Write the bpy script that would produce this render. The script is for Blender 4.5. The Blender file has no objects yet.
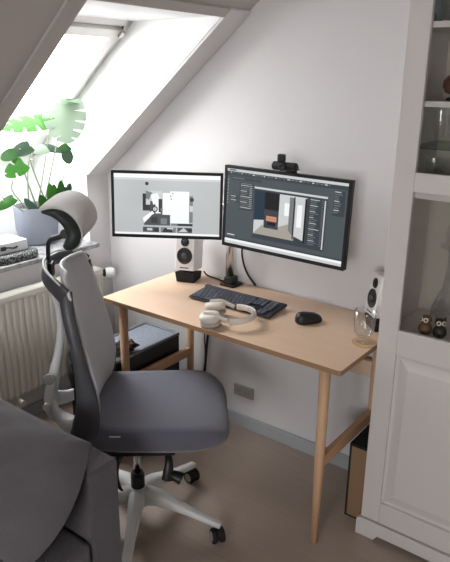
import bpy, bmesh, math, random
from mathutils import Vector, Matrix
random.seed(4)
C = bpy.context.scene.collection
PI = math.pi
V = Vector

# ------------------------------------------------------------------ materials
def lin(c):
    return tuple(((x/12.92) if x <= .04045 else ((x+.055)/1.055)**2.4) for x in c)
def hexc(r, g, b): return lin((r/255, g/255, b/255))
MATS = {}
def mat(name, rgb, rough=.6, metal=0, spec=.5, trans=0, bump=None, noise=None, emit=0, sheen=0, subsurf=0, coat=0):
    m = bpy.data.materials.new(name); m.use_nodes = True
    nt = m.node_tree; b = nt.nodes['Principled BSDF']
    col = (*hexc(*rgb), 1)
    b.inputs['Base Color'].default_value = col
    b.inputs['Roughness'].default_value = rough
    b.inputs['Metallic'].default_value = metal
    b.inputs['Specular IOR Level'].default_value = spec
    b.inputs['Transmission Weight'].default_value = trans
    b.inputs['Sheen Weight'].default_value = sheen
    b.inputs['Coat Weight'].default_value = coat
    if emit:
        b.inputs['Emission Color'].default_value = col
        b.inputs['Emission Strength'].default_value = emit
        b.inputs['Base Color'].default_value = (0.01, .01, .01, 1)
    if bump or noise:
        tc = nt.nodes.new('ShaderNodeTexCoord')
    if noise:   # (scale, amount)
        n = nt.nodes.new('ShaderNodeTexNoise'); n.inputs['Scale'].default_value = noise[0]; n.inputs['Detail'].default_value = 6
        nt.links.new(tc.outputs['Object'], n.inputs['Vector'])
        mx = nt.nodes.new('ShaderNodeMix'); mx.data_type = 'RGBA'
        mx.inputs[6].default_value = tuple(c*(1-noise[1]) for c in col[:3])+(1,)
        mx.inputs[7].default_value = tuple(min(1, c*(1+noise[1])) for c in col[:3])+(1,)
        nt.links.new(n.outputs['Fac'], mx.inputs[0]); nt.links.new(mx.outputs[2], b.inputs['Base Color'])
    if bump:    # (scale, strength, kind)
        if len(bump) > 2 and bump[2] == 'weave':
            n = nt.nodes.new('ShaderNodeTexVoronoi')
        else:
            n = nt.nodes.new('ShaderNodeTexNoise')
        n.inputs['Scale'].default_value = bump[0]
        nt.links.new(tc.outputs['Object'], n.inputs['Vector'])
        bp = nt.nodes.new('ShaderNodeBump'); bp.inputs['Strength'].default_value = bump[1]; bp.inputs['Distance'].default_value = .004
        nt.links.new(n.outputs[0], bp.inputs['Height']); nt.links.new(bp.outputs['Normal'], b.inputs['Normal'])
    MATS[name] = m
    return m

def wood_mat(name, c1, c2, axis=0, rough=.45, scale=1.0):
    m = bpy.data.materials.new(name); m.use_nodes = True
    nt = m.node_tree; b = nt.nodes['Principled BSDF']
    tc = nt.nodes.new('ShaderNodeTexCoord'); mp = nt.nodes.new('ShaderNodeMapping')
    s = [60*scale]*3; s[axis] = 3*scale; mp.inputs['Scale'].default_value = s
    n = nt.nodes.new('ShaderNodeTexNoise'); n.inputs['Scale'].default_value = 1; n.inputs['Detail'].default_value = 5
    mx = nt.nodes.new('ShaderNodeMix'); mx.data_type = 'RGBA'
    mx.inputs[6].default_value = (*hexc(*c1), 1); mx.inputs[7].default_value = (*hexc(*c2), 1)
    nt.links.new(tc.outputs['Object'], mp.inputs['Vector']); nt.links.new(mp.outputs['Vector'], n.inputs['Vector'])
    nt.links.new(n.outputs['Fac'], mx.inputs[0]); nt.links.new(mx.outputs[2], b.inputs['Base Color'])
    b.inputs['Roughness'].default_value = rough
    b.inputs['Specular IOR Level'].default_value = .35
    return m

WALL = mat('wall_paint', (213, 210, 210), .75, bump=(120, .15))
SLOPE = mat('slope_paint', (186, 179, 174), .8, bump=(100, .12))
REVEAL = mat('reveal_paint', (240, 240, 240), .6)
WHITE = mat('white_lacquer', (228, 226, 222), .4)
CABW = mat('cabinet_paint', (206, 200, 196), .45)
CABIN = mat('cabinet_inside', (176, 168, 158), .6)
RADW = mat('radiator_enamel', (222, 218, 208), .4)
BASE = mat('baseboard_paint', (168, 172, 174), .45)
ASH = wood_mat('ash_veneer', (210, 178, 150), (222, 194, 168), 0, .4)
ASHL = wood_mat('ash_leg', (196, 156, 122), (210, 172, 138), 2, .5)
ASHE = wood_mat('ash_edge', (150, 116, 86), (168, 132, 100), 0, .5)
ASHY = wood_mat('ash_rail', (190, 150, 116), (206, 168, 134), 1, .5)
BLACK = mat('black_plastic', (22, 22, 24), .45)
BLACKM = mat('black_matte', (17, 17, 19), .7)
CHROME = mat('chrome', (225, 225, 228), .22, metal=1)
STEEL = mat('brushed_steel', (190, 185, 178), .3, metal=1)
SEATF = mat('seat_fabric', (92, 92, 103), .95, sheen=.3, bump=(600, .35), noise=(300, .08))
MESHF = mat('mesh_fabric', (196, 196, 200), .9, sheen=.2, bump=(420, .6, 'weave'), noise=(500, .15))
HEADF = mat('headrest_fabric', (208, 205, 203), .9, sheen=.2, bump=(420, .5, 'weave'), noise=(500, .1))
FRAMED = mat('dark_grey_frame', (68, 68, 72), .45)
FRAMEL = mat('light_grey_frame', (214, 214, 212), .4)
RUBBER = mat('dark_shell', (46, 52, 50), .55)
SOFAF = mat('sofa_fabric', (80, 75, 79), .95, sheen=.25, bump=(350, .5, 'weave'), noise=(14, .07))
CUSHF = mat('cushion_fabric', (92, 88, 91), .95, sheen=.25, bump=(350, .4, 'weave'), noise=(9, .07))
STONE = mat('speckled', (200, 200, 200), .5)
POTM = mat('pot_glaze', (142, 147, 158), .85, spec=.2)
SOIL = mat('soil', (50, 40, 34), .95, bump=(60, .8))
BROWN = wood_mat('cardboard_brown', (132, 106, 80), (146, 118, 90), 2, .8)
SOCK = mat('socket_grey', (146, 143, 138), .5)
SOCKD = mat('socket_dark', (84, 82, 80), .5)
SPKW = mat('speaker_white', (232, 230, 228), .35)
CONE = mat('speaker_cone', (38, 38, 40), .5)
CONED = mat('speaker_dome', (70, 70, 74), .35)
KEYB = mat('keyboard_body', (30, 31, 36), .5)
KEYC = mat('key_cap', (82, 85, 96), .6)
HPW = mat('headphone_plastic', (214, 206, 196), .5)
HPC = mat('headphone_cushion', (176, 168, 158), .7)
PCB = mat('pc_black', (15, 15, 18), .35)
PCG = mat('pc_rim', (120, 126, 134), .35, metal=.6)
CORK = mat('coaster_cork', (196, 160, 124), .8)
OWLB = mat('owl_brown_wood', (112, 78, 54), .5)
OWLD = mat('owl_dark_wood', (38, 32, 30), .45)
EYEW = mat('owl_eye_white', (225, 215, 195), .4)
BUST = mat('figurine_brown', (96, 66, 52), .5)
CORD = mat('cord_black', (18, 18, 18), .6)
BOXW = mat('white_case', (205, 208, 212), .5)
BRICKW = mat('facade_render', (226, 218, 210), .8)
ROOFM = mat('roof_tile', (176, 150, 140), .8)
WINM = mat('facade_window', (120, 126, 132), .3)
TUMB = mat('smoked_tumbler', (130, 150, 155), .12, trans=.6)

def leafmat(name, c, tr):
    m = bpy.data.materials.new(name); m.use_nodes = True
    nt = m.node_tree; b = nt.nodes['Principled BSDF']
    b.inputs['Base Color'].default_value = (*hexc(*c), 1); b.inputs['Roughness'].default_value = .5; b.inputs['Specular IOR Level'].default_value = .2
    t = nt.nodes.new('ShaderNodeBsdfTranslucent'); t.inputs['Color'].default_value = (*hexc(*tr), 1)
    mx = nt.nodes.new('ShaderNodeMixShader'); mx.inputs[0].default_value = .2
    nt.links.new(b.outputs[0], mx.inputs[1]); nt.links.new(t.outputs[0], mx.inputs[2])
    nt.links.new(mx.outputs[0], nt.nodes['Material Output'].inputs['Surface'])
    return m
LEAF = leafmat('leaf_green', (28, 62, 28), (60, 112, 36))
LEAFB = leafmat('leaf_bright', (40, 88, 26), (64, 126, 30))
LEAFP = leafmat('leaf_pale', (124, 138, 124), (140, 160, 134))
LEAFD = leafmat('leaf_dark', (50, 68, 56), (70, 92, 72))
STEM = mat('stem_green', (140, 152, 122), .5)

def glassmat(name, tint=(1, 1, 1), gl=.08, frac=0.0):
    """thin clear glass: transparent with a fresnel-weighted reflection"""
    m = bpy.data.materials.new(name); m.use_nodes = True
    nt = m.node_tree; nt.nodes.remove(nt.nodes['Principled BSDF'])
    t = nt.nodes.new('ShaderNodeBsdfTransparent'); t.inputs['Color'].default_value = (*tint, 1)
    g = nt.nodes.new('ShaderNodeBsdfGlossy'); g.inputs['Roughness'].default_value = .03
    lw = nt.nodes.new('ShaderNodeLayerWeight'); lw.inputs['Blend'].default_value = .35
    mu = nt.nodes.new('ShaderNodeMath'); mu.operation = 'MULTIPLY_ADD'; mu.inputs[1].default_value = frac if frac else .35; mu.inputs[2].default_value = gl
    mx = nt.nodes.new('ShaderNodeMixShader')
    nt.links.new(lw.outputs['Facing'], mu.inputs[0]); nt.links.new(mu.outputs[0], mx.inputs[0])
    nt.links.new(t.outputs[0], mx.inputs[1]); nt.links.new(g.outputs[0], mx.inputs[2])
    nt.links.new(mx.outputs[0], nt.nodes['Material Output'].inputs['Surface'])
    return m
PANE = glassmat('window_glass', (1, 1, 1), .02, .1)
CPANE = glassmat('cabinet_glass', (.96, .965, .95), .04, .12)
GLASS = glassmat('drinking_glass', (.975, .985, .99), .05, .4)
CRYST = glassmat('crystal_glass', (.985, .99, 1), .07, .4)
SHELFG = glassmat('shelf_glass', (.75, .82, .78), .08, .4)

def marble(m, c1, c2, scale, lo, hi):
    nt = m.node_tree; b = nt.nodes['Principled BSDF']
    tc = nt.nodes.new('ShaderNodeTexCoord'); n = nt.nodes.new('ShaderNodeTexNoise')
    n.inputs['Scale'].default_value = scale; n.inputs['Detail'].default_value = 8
    r = nt.nodes.new('ShaderNodeValToRGB'); r.color_ramp.elements[0].position = lo; r.color_ramp.elements[1].position = hi
    r.color_ramp.elements[0].color = (*hexc(*c1), 1); r.color_ramp.elements[1].color = (*hexc(*c2), 1)
    nt.links.new(tc.outputs['Object'], n.inputs['Vector']); nt.links.new(n.outputs['Fac'], r.inputs[0]); nt.links.new(r.outputs[0], b.inputs['Base Color'])
SILL = mat('sill_marble', (190, 190, 190), .35); marble(SILL, (88, 88, 92), (176, 176, 178), 26, .3, .62)
marble(STONE, (20, 20, 20), (180, 180, 180), 110, .53, .6)

def floor_mat():
    m = bpy.data.materials.new('floor_planks'); m.use_nodes = True
    nt = m.node_tree; b = nt.nodes['Principled BSDF']; L = nt.links
    tc = nt.nodes.new('ShaderNodeTexCoord'); mp = nt.nodes.new('ShaderNodeMapping')
    mp.inputs['Rotation'].default_value = (0, 0, 0)
    br = nt.nodes.new('ShaderNodeTexBrick'); br.inputs['Scale'].default_value = 1
    br.inputs['Brick Width'].default_value = 1.9; br.inputs['Row Height'].default_value = .19
    br.inputs['Mortar Size'].default_value = .0016; br.inputs['Mortar Smooth'].default_value = .3
    br.inputs['Color1'].default_value = (*hexc(168, 151, 138), 1); br.inputs['Color2'].default_value = (*hexc(164, 147, 133), 1)
    br.inputs['Mortar'].default_value = (*hexc(158, 140, 126), 1)
    mp2 = nt.nodes.new('ShaderNodeMapping'); mp2.inputs['Scale'].default_value = (2, 40, 1)
    n = nt.nodes.new('ShaderNodeTexNoise'); n.inputs['Scale'].default_value = 1.5; n.inputs['Detail'].default_value = 6
    mx = nt.nodes.new('ShaderNodeMix'); mx.data_type = 'RGBA'; mx.blend_type = 'MULTIPLY'; mx.inputs[0].default_value = .2
    L.new(tc.outputs['Object'], mp.inputs['Vector']); L.new(mp.outputs['Vector'], br.inputs['Vector'])
    L.new(tc.outputs['Object'], mp2.inputs['Vector']); L.new(mp2.outputs['Vector'], n.inputs['Vector'])
    L.new(br.outputs['Color'], mx.inputs[6]); L.new(n.outputs['Fac'], mx.inputs[7])
    br2 = nt.nodes.new('ShaderNodeBrightContrast'); br2.inputs['Bright'].default_value = .02
    L.new(mx.outputs[2], br2.inputs['Color']); L.new(br2.outputs['Color'], b.inputs['Base Color'])
    b.inputs['Roughness'].default_value = .38; b.inputs['Specular IOR Level'].default_value = .45
    return m
FLOOR = floor_mat()

# ------------------------------------------------------------------ mesh helpers
def mk(name, bm, m, parent=None, bevel=0, seg=2, smooth=False, subsurf=0, autosmooth=False):
    bmesh.ops.recalc_face_normals(bm, faces=bm.faces)
    me = bpy.data.meshes.new(name); bm.to_mesh(me); bm.free()
    ms = m if isinstance(m, (list, tuple)) else [m]
    for x in ms: me.materials.append(x)
    o = bpy.data.objects.new(name, me); C.objects.link(o)
    if smooth:
        for p in me.polygons: p.use_smooth = True
    if bevel:
        b = o.modifiers.new('bevel', 'BEVEL'); b.width = bevel; b.segments = seg; b.limit_method = 'ANGLE'; b.angle_limit = math.radians(40)
        for p in me.polygons: p.use_smooth = True
        w = o.modifiers.new('wn', 'WEIGHTED_NORMAL'); w.keep_sharp = True
    if subsurf:
        s = o.modifiers.new('sub', 'SUBSURF'); s.levels = subsurf; s.render_levels = subsurf
    if parent: o.parent = parent
    return o
def root(name, loc, label, cat, group=None, rz=0):
    o = bpy.data.objects.new(name, None); C.objects.link(o)
    o.location = loc; o.rotation_euler = (0, 0, rz); o.empty_display_size = .05
    return tag(o, label, cat, group)
def tag(o, label, cat, group=None):
    o['label'] = label; o['category'] = cat
    if group: o['group'] = group
    return o
def struct(name, bm, m, **k):
    o = mk(name, bm, m, **k)
    if not k.get('parent'): o['kind'] = 'structure'
    return o
def dup(o, parent=None):
    c = o.copy(); C.objects.link(c); c.parent = parent
    for ch in list(o.children): dup(ch, c)
    return c
def box(bm, a, b, mi=0, rot=None):
    a = V(a); b = V(b)
    vs = [bm.verts.new((x, y, z)) for z in (a.z, b.z) for y in (a.y, b.y) for x in (a.x, b.x)]
    if rot is not None:
        for v in vs: v.co = rot @ v.co
    for f in ((0, 1, 3, 2), (4, 6, 7, 5), (0, 4, 5, 1), (2, 3, 7, 6), (0, 2, 6, 4), (1, 5, 7, 3)):
        bm.faces.new([vs[i] for i in f]).material_index = mi
    return vs
def B(a, b, rot=None):
    bm = bmesh.new(); box(bm, a, b, rot=rot); return bm
def hexa(bm, p8, mi=0):
    vs = [bm.verts.new(p) for p in p8]
    for f in ((0, 1, 2, 3), (7, 6, 5, 4), (0, 4, 5, 1), (1, 5, 6, 2), (2, 6, 7, 3), (3, 7, 4, 0)):
        bm.faces.new([vs[i] for i in f]).material_index = mi
def prism(bm, poly, off, mi=0):
    off = V(off); n = len(poly)
    a = [bm.verts.new(p) for p in poly]; b = [bm.verts.new(V(p)+off) for p in poly]
    bm.faces.new(a).material_index = mi; bm.faces.new(b[::-1]).material_index = mi
    for i in range(n):
        bm.faces.new((a[i], b[i], b[(i+1) % n], a[(i+1) % n])).material_index = mi
def loft(bm, rings, cap=True, closed=True, mi=0, loop=False):
    R = [[bm.verts.new(p) for p in r] for r in rings]
    n = len(R[0])
    rng = range(len(R)) if loop else range(len(R)-1)
    for i in rng:
        j = (i+1) % len(R)
        for k in range(n if closed else n-1):
            bm.faces.new((R[i][k], R[i][(k+1) % n], R[j][(k+1) % n], R[j][k])).material_index = mi
    if cap and not loop:
        bm.faces.new(R[0][::-1]).material_index = mi; bm.faces.new(R[-1]).material_index = mi
    return R
def smoothpts(pts, n=6):
    """Catmull-Rom through the points"""
    P = [V(p) for p in pts]; out = []
    for i in range(len(P)-1):
        p0 = P[max(i-1, 0)]; p1 = P[i]; p2 = P[i+1]; p3 = P[min(i+2, len(P)-1)]
        for k in range(n):
            t = k/n
            out.append(.5*((2*p1)+(p2-p0)*t+(2*p0-5*p1+4*p2-p3)*t*t+(3*p1-p0-3*p2+p3)*t**3))
    out.append(P[-1]); return out
def sweep(bm, pts, ra, rb=None, side=None, n=10, power=1.0, mi=0, closed=False):
    """sweep an ellipse (ra across 'side', rb across the other axis) along pts"""
    m = len(pts); rings = []
    if rb is None: rb = ra
    f = lambda r, i: (r if not isinstance(r, (list, tuple)) else r[0]+0 if len(r) == 1 else _li(r, i/(m-1)))
    prev = None
    for i in range(m):
        t = (V(pts[(i+1) % m if closed else min(i+1, m-1)])-V(pts[i-1 if closed else max(i-1, 0)])).normalized()
        if side is not None:
            s = V(side); s = (s-t*s.dot(t)).normalized()
        elif prev is None:
            s = t.cross(V((0, 0, 1)));
            if s.length < .1: s = t.cross(V((0, 1, 0)))
            s.normalize()
        else:
            s = (prev-t*prev.dot(t)).normalized()
        prev = s; w = t.cross(s)
        ring = []
        for k in range(n):
            a = 2*PI*k/n; c, d = math.cos(a), math.sin(a)
            c = math.copysign(abs(c)**power, c); d = math.copysign(abs(d)**power, d)
            ring.append(V(pts[i])+s*c*f(ra, i)+w*d*f(rb, i))
        rings.append(ring)
    loft(bm, rings, mi=mi, loop=closed)
def _li(r, t):
    x = t*(len(r)-1); i = min(int(x), len(r)-2); return r[i]+(r[i+1]-r[i])*(x-i)
def lathe(bm, prof, n=24, mi=0, mtx=None, cap=True):
    rings = []
    for r, z in prof:
        ring = [V((r*math.cos(2*PI*k/n), r*math.sin(2*PI*k/n), z)) for k in range(n)]
        if mtx is not None: ring = [mtx @ p for p in ring]
        rings.append(ring)
    loft(bm, rings, mi=mi, cap=cap)
def axis_m(loc, d):
    return Matrix.Translation(V(loc)) @ V(d).to_track_quat('Z', 'Y').to_matrix().to_4x4()
def cyl(bm, p, d, r, L, n=20, mi=0):
    lathe(bm, [(r, 0), (r, L)], n, mi, axis_m(p, d))
def super_ring(cx, cy, a, b, z, p=4, n=40, fn=None):
    out = []
    for k in range(n):
        t = 2*PI*k/n; c, s = math.cos(t), math.sin(t)
        x = cx+a*math.copysign(abs(c)**(2/p), c); y = cy+b*math.copysign(abs(s)**(2/p), s)
        q = V((x, y, z)); out.append(fn(q) if fn else q)
    return out

# ------------------------------------------------------------------ the room
ZK, T, YO, YL = 1.167, .8106, -.137, -.817      # kink height, slope, skylight sides
XT, ZT = .852, 1.858                            # top of the opening
XE, YE, H = 4.3, -4.3, 2.35
XF = (H-ZK)/T
zs = lambda x: ZK+T*x
struct('floor', B((-.05, YE-.1, -.06), (XE+.1, .05, 0)), FLOOR)
struct('wall_back', B((-.6, 0, 0), (XE+.1, .12, H+.1)), WALL)
bm = bmesh.new()      # knee wall below and beside the window recess
box(bm, (-.5, YL, 0), (0, YO, .797)); box(bm, (-.5, YO, 0), (0, 0, ZK)); box(bm, (-.5, YE-.1, 0), (0, YL, ZK))
struct('wall_left', bm, WALL)
bm = bmesh.new()      # sloping ceiling in pieces round the opening, and the flat part
N = V((-T, 0, 1)).normalized()*.12
def slope_piece(x0, x1, y0, y1):
    prism(bm, [(x0, y0, zs(x0)), (x1, y0, zs(x1)), (x1, y1, zs(x1)), (x0, y1, zs(x0))], N)
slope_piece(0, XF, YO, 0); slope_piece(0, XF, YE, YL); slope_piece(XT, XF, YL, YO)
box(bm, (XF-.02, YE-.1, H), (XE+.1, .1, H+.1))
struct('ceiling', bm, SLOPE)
# reveals of the skylight: window plane z = zw(x)
XB, ZB, XU = -.42, 1.225, .362
zw = lambda x: 1.834+T*(x-.332)
side = [(XB, .797), (-.001, .797), (-.001, ZK), (XT-.002, ZT-.001), (XU, ZT), (XB-.06, zw(XB-.06)), (XB-.06, .797)]
bm = bmesh.new(); prism(bm, [(x, YO-.002, z) for x, z in side], (0, .03, 0)); struct('trim_1', bm, REVEAL)
bm = bmesh.new(); prism(bm, [(x, YL+.002, z) for x, z in side], (0, -.03, 0)); struct('trim_2', bm, REVEAL)
bm = bmesh.new(); box(bm, (XU-.08, YL, ZT-.002), (XT-.003, YO, ZT+.03)); struct('trim_3', bm, REVEAL)
bm = bmesh.new(); box(bm, (XB-.04, YL, .797), (XB, YO, ZB)); struct('trim_4', bm, REVEAL)
# casing boards on the slope
n2 = V((T, 0, -1)).normalized()*.012
def casing(name, x0, x1, y0, y1, m=SLOPE):
    bm = bmesh.new(); prism(bm, [(x0, y0, zs(x0)), (x1, y0, zs(x1)), (x1, y1, zs(x1)), (x0, y1, zs(x0))], n2); struct(name, bm, m, bevel=.002)
casing('trim_5', 0.02, .886, -.884, YL); casing('trim_6', 0.0, .886, YO, -.002, WALL); casing('trim_7', XT, .886, YL, YO)  # right board in lighter wall paint: brightness of that band put into its colour
# marble sill
struct('trim_8', B((XB, YL, .797), (0, YO, .8172)), SILL)
o = struct('trim_9', B((0, YL-.012, .795), (.06, -.1265, .8172)), SILL, bevel=.003)
# window: frame, sash, pane, in the slope plane
wd = V((1, 0, T)).normalized(); wn = V((-T, 0, 1)).normalized(); W0 = V((XB, 0, zw(XB)))
SL = (V((XU, 0, ZT))-W0).length
def wp(s, y, n): return W0+wd*s+wn*n+V((0, y, 0))
def wbar(bm, s0, s1, y0, y1, n0, n1, mi=0):
    hexa(bm, [wp(s0, y0, n0), wp(s1, y0, n0), wp(s1, y1, n0), wp(s0, y1, n0), wp(s0, y0, n1), wp(s1, y0, n1), wp(s1, y1, n1), wp(s0, y1, n1)], mi)
def wframe(bm, a, w, n0, n1):
    wbar(bm, a, a+w, YL+a, YO-a, n0, n1); wbar(bm, SL-a-w, SL-a, YL+a, YO-a, n0, n1)
    wbar(bm, a, SL-a, YL+a, YL+a+w, n0, n1); wbar(bm, a, SL-a, YO-a-w, YO-a, n0, n1)
bm = bmesh.new(); wframe(bm, -.02, .055, -.005, .09)
win = struct('window_1', bm, WHITE, bevel=.002)
bm = bmesh.new(); wframe(bm, .041, .05, -.02, .05); sash = mk('sash', bm, WHITE, win, bevel=.003)
bm = bmesh.new(); wbar(bm, SL-.075, SL-.045, YO-.05, YO-.028, -.03, .0); mk('hinge', bm, STEEL, win)
bm = bmesh.new(); wbar(bm, .09, SL-.09, YL+.09, YO-.09, .02, .024); mk('pane', bm, PANE, win)
bm = bmesh.new(); wbar(bm, .03, SL-.03, YO-.0405, YO-.036, -.012, -.004); wbar(bm, .03, SL-.03, YL+.036, YL+.0405, -.012, -.004);
mk('gasket', bm, mat('gasket', (90, 90, 90), .7), win)
# remaining walls, with an unseen window added behind the photographer for fill light
struct('wall_right', B((XE, YE-.1, 0), (XE+.1, .1, H+.1)), WALL)
bm = bmesh.new()
GX0, GX1, GZ0, GZ1 = 2.0, 3.3, .95, 1.95
box(bm, (0, YE-.1, 0), (GX0, YE, H)); box(bm, (GX1, YE-.1, 0), (XE, YE, H)); box(bm, (GX0, YE-.1, 0), (GX1, YE, GZ0)); box(bm, (GX0, YE-.1, GZ1), (GX1, YE, H))
struct('wall_front', bm, WALL)
bm = bmesh.new()
for a, b in (((GX0, GZ0), (GX1, GZ0+.06)), ((GX0, GZ1-.06), (GX1, GZ1)), ((GX0, GZ0), (GX0+.06, GZ1)), ((GX1-.06, GZ0), (GX1, GZ1)), ((2.63, GZ0), (2.67, GZ1))):
    box(bm, (a[0], YE-.09, a[1]), (b[0], YE-.03, b[1]))
w2 = struct('added_window', bm, WHITE)
mk('pane', B((GX0, YE-.065, GZ0), (GX1, YE-.06, GZ1)), PANE, w2)
# baseboards
struct('baseboard_back', B((.0, -.014, 0), (XE, 0, .066)), BASE, bevel=.002)
struct('baseboard_left', B((0, YE, 0), (.014, -.014, .066)), BASE, bevel=.002)

# ------------------------------------------------------------------ the house across, seen through the skylight
hb = root('building', (-15, 8.8, -8), 'pale rendered building outside the skylight, almost lost in the glare', 'building')
FACADE = mat('facade_render', (246, 242, 238), .8); DKW = mat('facade_window', (60, 60, 60), .8)
mk('wall', B((-3, -7, 0), (3, 7, 11.2)), FACADE, hb)
bm = bmesh.new(); prism(bm, [(3.4, -7.4, 11.1), (3.4, 7.4, 11.1), (0, 7.4, 13), (0, -7.4, 13)], (-.1, 0, .25)); prism(bm, [(-3.4, -7.4, 11.1), (-3.4, 7.4, 11.1), (0, 7.4, 13), (0, -7.4, 13)], (.1, 0, .25))
mk('roof', bm, ROOFM, hb)
for z in (6.6, 9.5):
    for y in (-5.2, -3.4, -1.7, -.2, 1.4, 3.2):
        w = mk('window', B((3.0, y, z), (3.03, y+.45, z+.40)), DKW, hb, bevel=.004)
        mk('pane', B((3.03, y+.03, z+.03), (3.035, y+.42, z+.37)), FACADE, w)
mk('rain_pipe', B((3.0, -.32, 0), (3.05, -.28, 9.75)), DKW, hb)

# ------------------------------------------------------------------ radiator
rad = root('radiator', (.07, -.6, .19), 'white ribbed panel radiator on the wall under the window sill', 'radiator')
def RL(p): return V(p)-rad.location
bm = bmesh.new(); pts = []
y = -1.05; pitch = .0335
ys = []
while y < -.165:
    for dy, dx in ((0, 0), (.007, .0), (.013, -.011), (.021, -.011), (.027, 0)):
        ys.append((min(y+dy, -.165), .104+dx))
    y += pitch
front = [RL((x, yy, 0)) for yy, x in ys]
rings = []
for z, dx in ((.195, -.01), (.21, 0), (.665, 0), (.68, -.01)):
    rings.append([RL((x+dx, yy, z)) for yy, x in ys]+[RL((.045, -.165, z)), RL((.045, -1.05, z))])
loft(bm, rings); mk('panel', bm, RADW, rad)
bm = bmesh.new(); box(bm, RL((.04, -1.055, .683)), RL((.112, -.163, .70))); box(bm, RL((.098, -1.055, .672)), RL((.114, -.163, .7)))
mk('top_grille', bm, RADW, rad, bevel=.003)
mk('side_cover', B(RL((.04, -.167, .2)), RL((.108, -.160, .69))), RADW, rad, bevel=.003); mk('side_cover', B(RL((.04, -1.06, .2)), RL((.108, -1.053, .69))), RADW, rad, bevel=.003)
bm = bmesh.new(); cyl(bm, RL((.075, -.16, .655)), (0, 1, .05), .012, .03); cyl(bm, RL((.0, -.135, .66)), (1, 0, 0), .01, .08); cyl(bm, RL((0.001, -.135, .66)), (1, 0, 0), .022, .006); mk('valve_pipe', bm, CHROME, rad, smooth=False)
bm = bmesh.new(); lathe(bm, [(.016, 0), (.020, .004), (.020, .012), (.016, .018)], 20, 0, axis_m(RL((.078, -.132, .660)), (.7, 1, -.05))); mk('valve_collar', bm, BLACK, rad)
bm = bmesh.new()
lathe(bm, [(.014, 0), (.025, .004), (.028, .014), (.0275, .036), (.022, .046), (.013, .048), (.012, .045), (.001, .0445)], 26, 0, axis_m(RL((.087, -.125, .661)), (.7, 1, -.05))); mk('valve_knob', bm, WHITE, rad)
bm = bmesh.new(); cyl(bm, RL((.08, -.70, .12)), (0, 0, 1), .009, .08); cyl(bm, RL((.08, -.70, .165)), (1, 0, 0), .013, .045); mk('lower_valve', bm, WHITE, rad)
bm = bmesh.new(); cyl(bm, RL((.08, -.70, .0)), (0, 0, 1), .008, .14); mk('pipe', bm, WHITE, rad)

# ------------------------------------------------------------------ desk
DX0, DX1, DY0, DY1, DZ = .523, 1.646, -.535, -.006, .74
desk = root('desk', ((DX0+DX1)/2, (DY0+DY1)/2, 0), 'long ash wood desk with slim legs against the back wall', 'desk')
def DL(p): return V(p)-desk.location
bm = bmesh.new()
ring = super_ring(0, 0, (DX1-DX0)/2, (DY1-DY0)/2, 0, 70, 160)
loft(bm, [[p+V((0, 0, z)) for p in ring] for z in (DZ-.019, DZ)])
for f_ in bm.faces:
    if len(f_.verts) == 4: f_.material_index = 1
mk('tabletop', bm, [ASH, ASHE], desk, bevel=.0008)
LX0, LX1, LY0, LY1 = .598, 1.567, -.487, -.05
for x in (LX0, LX1):
    for y in (LY0, LY1):
        bm = bmesh.new()
        loft(bm, [super_ring(*DL((x, y, 0)).xy, q_, q_, z, 2.6, 20) for q_, z in ((.0125, 0), (.0165, .35), (.0185, DZ-.019))])
        mk('leg', bm, ASHL, desk, smooth=True)
for x in (LX0, LX1):
    mk('side_rail', B(DL((x-.012, LY0+.015, .318)), DL((x+.012, LY1-.015, .362))), ASHY, desk, bevel=.003)
mk('back_rail', B(DL((LX0+.015, LY1-.012, .497)), DL((LX1-.015, LY1+.012, .567))), ASH, desk, bevel=.003)
for x in (LX0, LX1): mk('mounting_plate', B(DL((x-.05, DY0+.02, DZ-.026)), DL((x+.05, DY1-.02, DZ-.0192))), BLACKM, desk)

# ------------------------------------------------------------------ monitors
def emis(name, rgb, s):
    return mat(name, rgb, .3, emit=s)
S = .6
E_GREY = emis('scr_grey', (186, 189, 189), S); E_WHITE = emis('scr_white', (246, 248, 250), S); E_BLACK = emis('scr_black', (16, 17, 18), S)
E_DK = emis('scr_dark', (62, 66, 70), S); E_MID = emis('scr_mid', (118, 122, 124), S); E_LT = emis('scr_light', (205, 208, 208), S)
E_SLATE = emis('scr_slate', (76, 84, 88), S); E_SLATE2 = emis('scr_slate2', (56, 64, 70), S); E_BLUE = emis('scr_blue', (34, 52, 68), S)
E_OR = emis('scr_orange', (205, 140, 112), S); E_TAN = emis('scr_tan', (166, 160, 150), S)
SCR = [BLACK, E_GREY, E_WHITE, E_BLACK, E_DK, E_MID, E_LT, E_SLATE, E_SLATE2, E_BLUE, E_OR, E_TAN]
KEY = dict(k=0, grey=1, white=2, black=3, dk=4, mid=5, lt=6, slate=7, slate2=8, blue=9, orange=10, tan=11)
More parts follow.
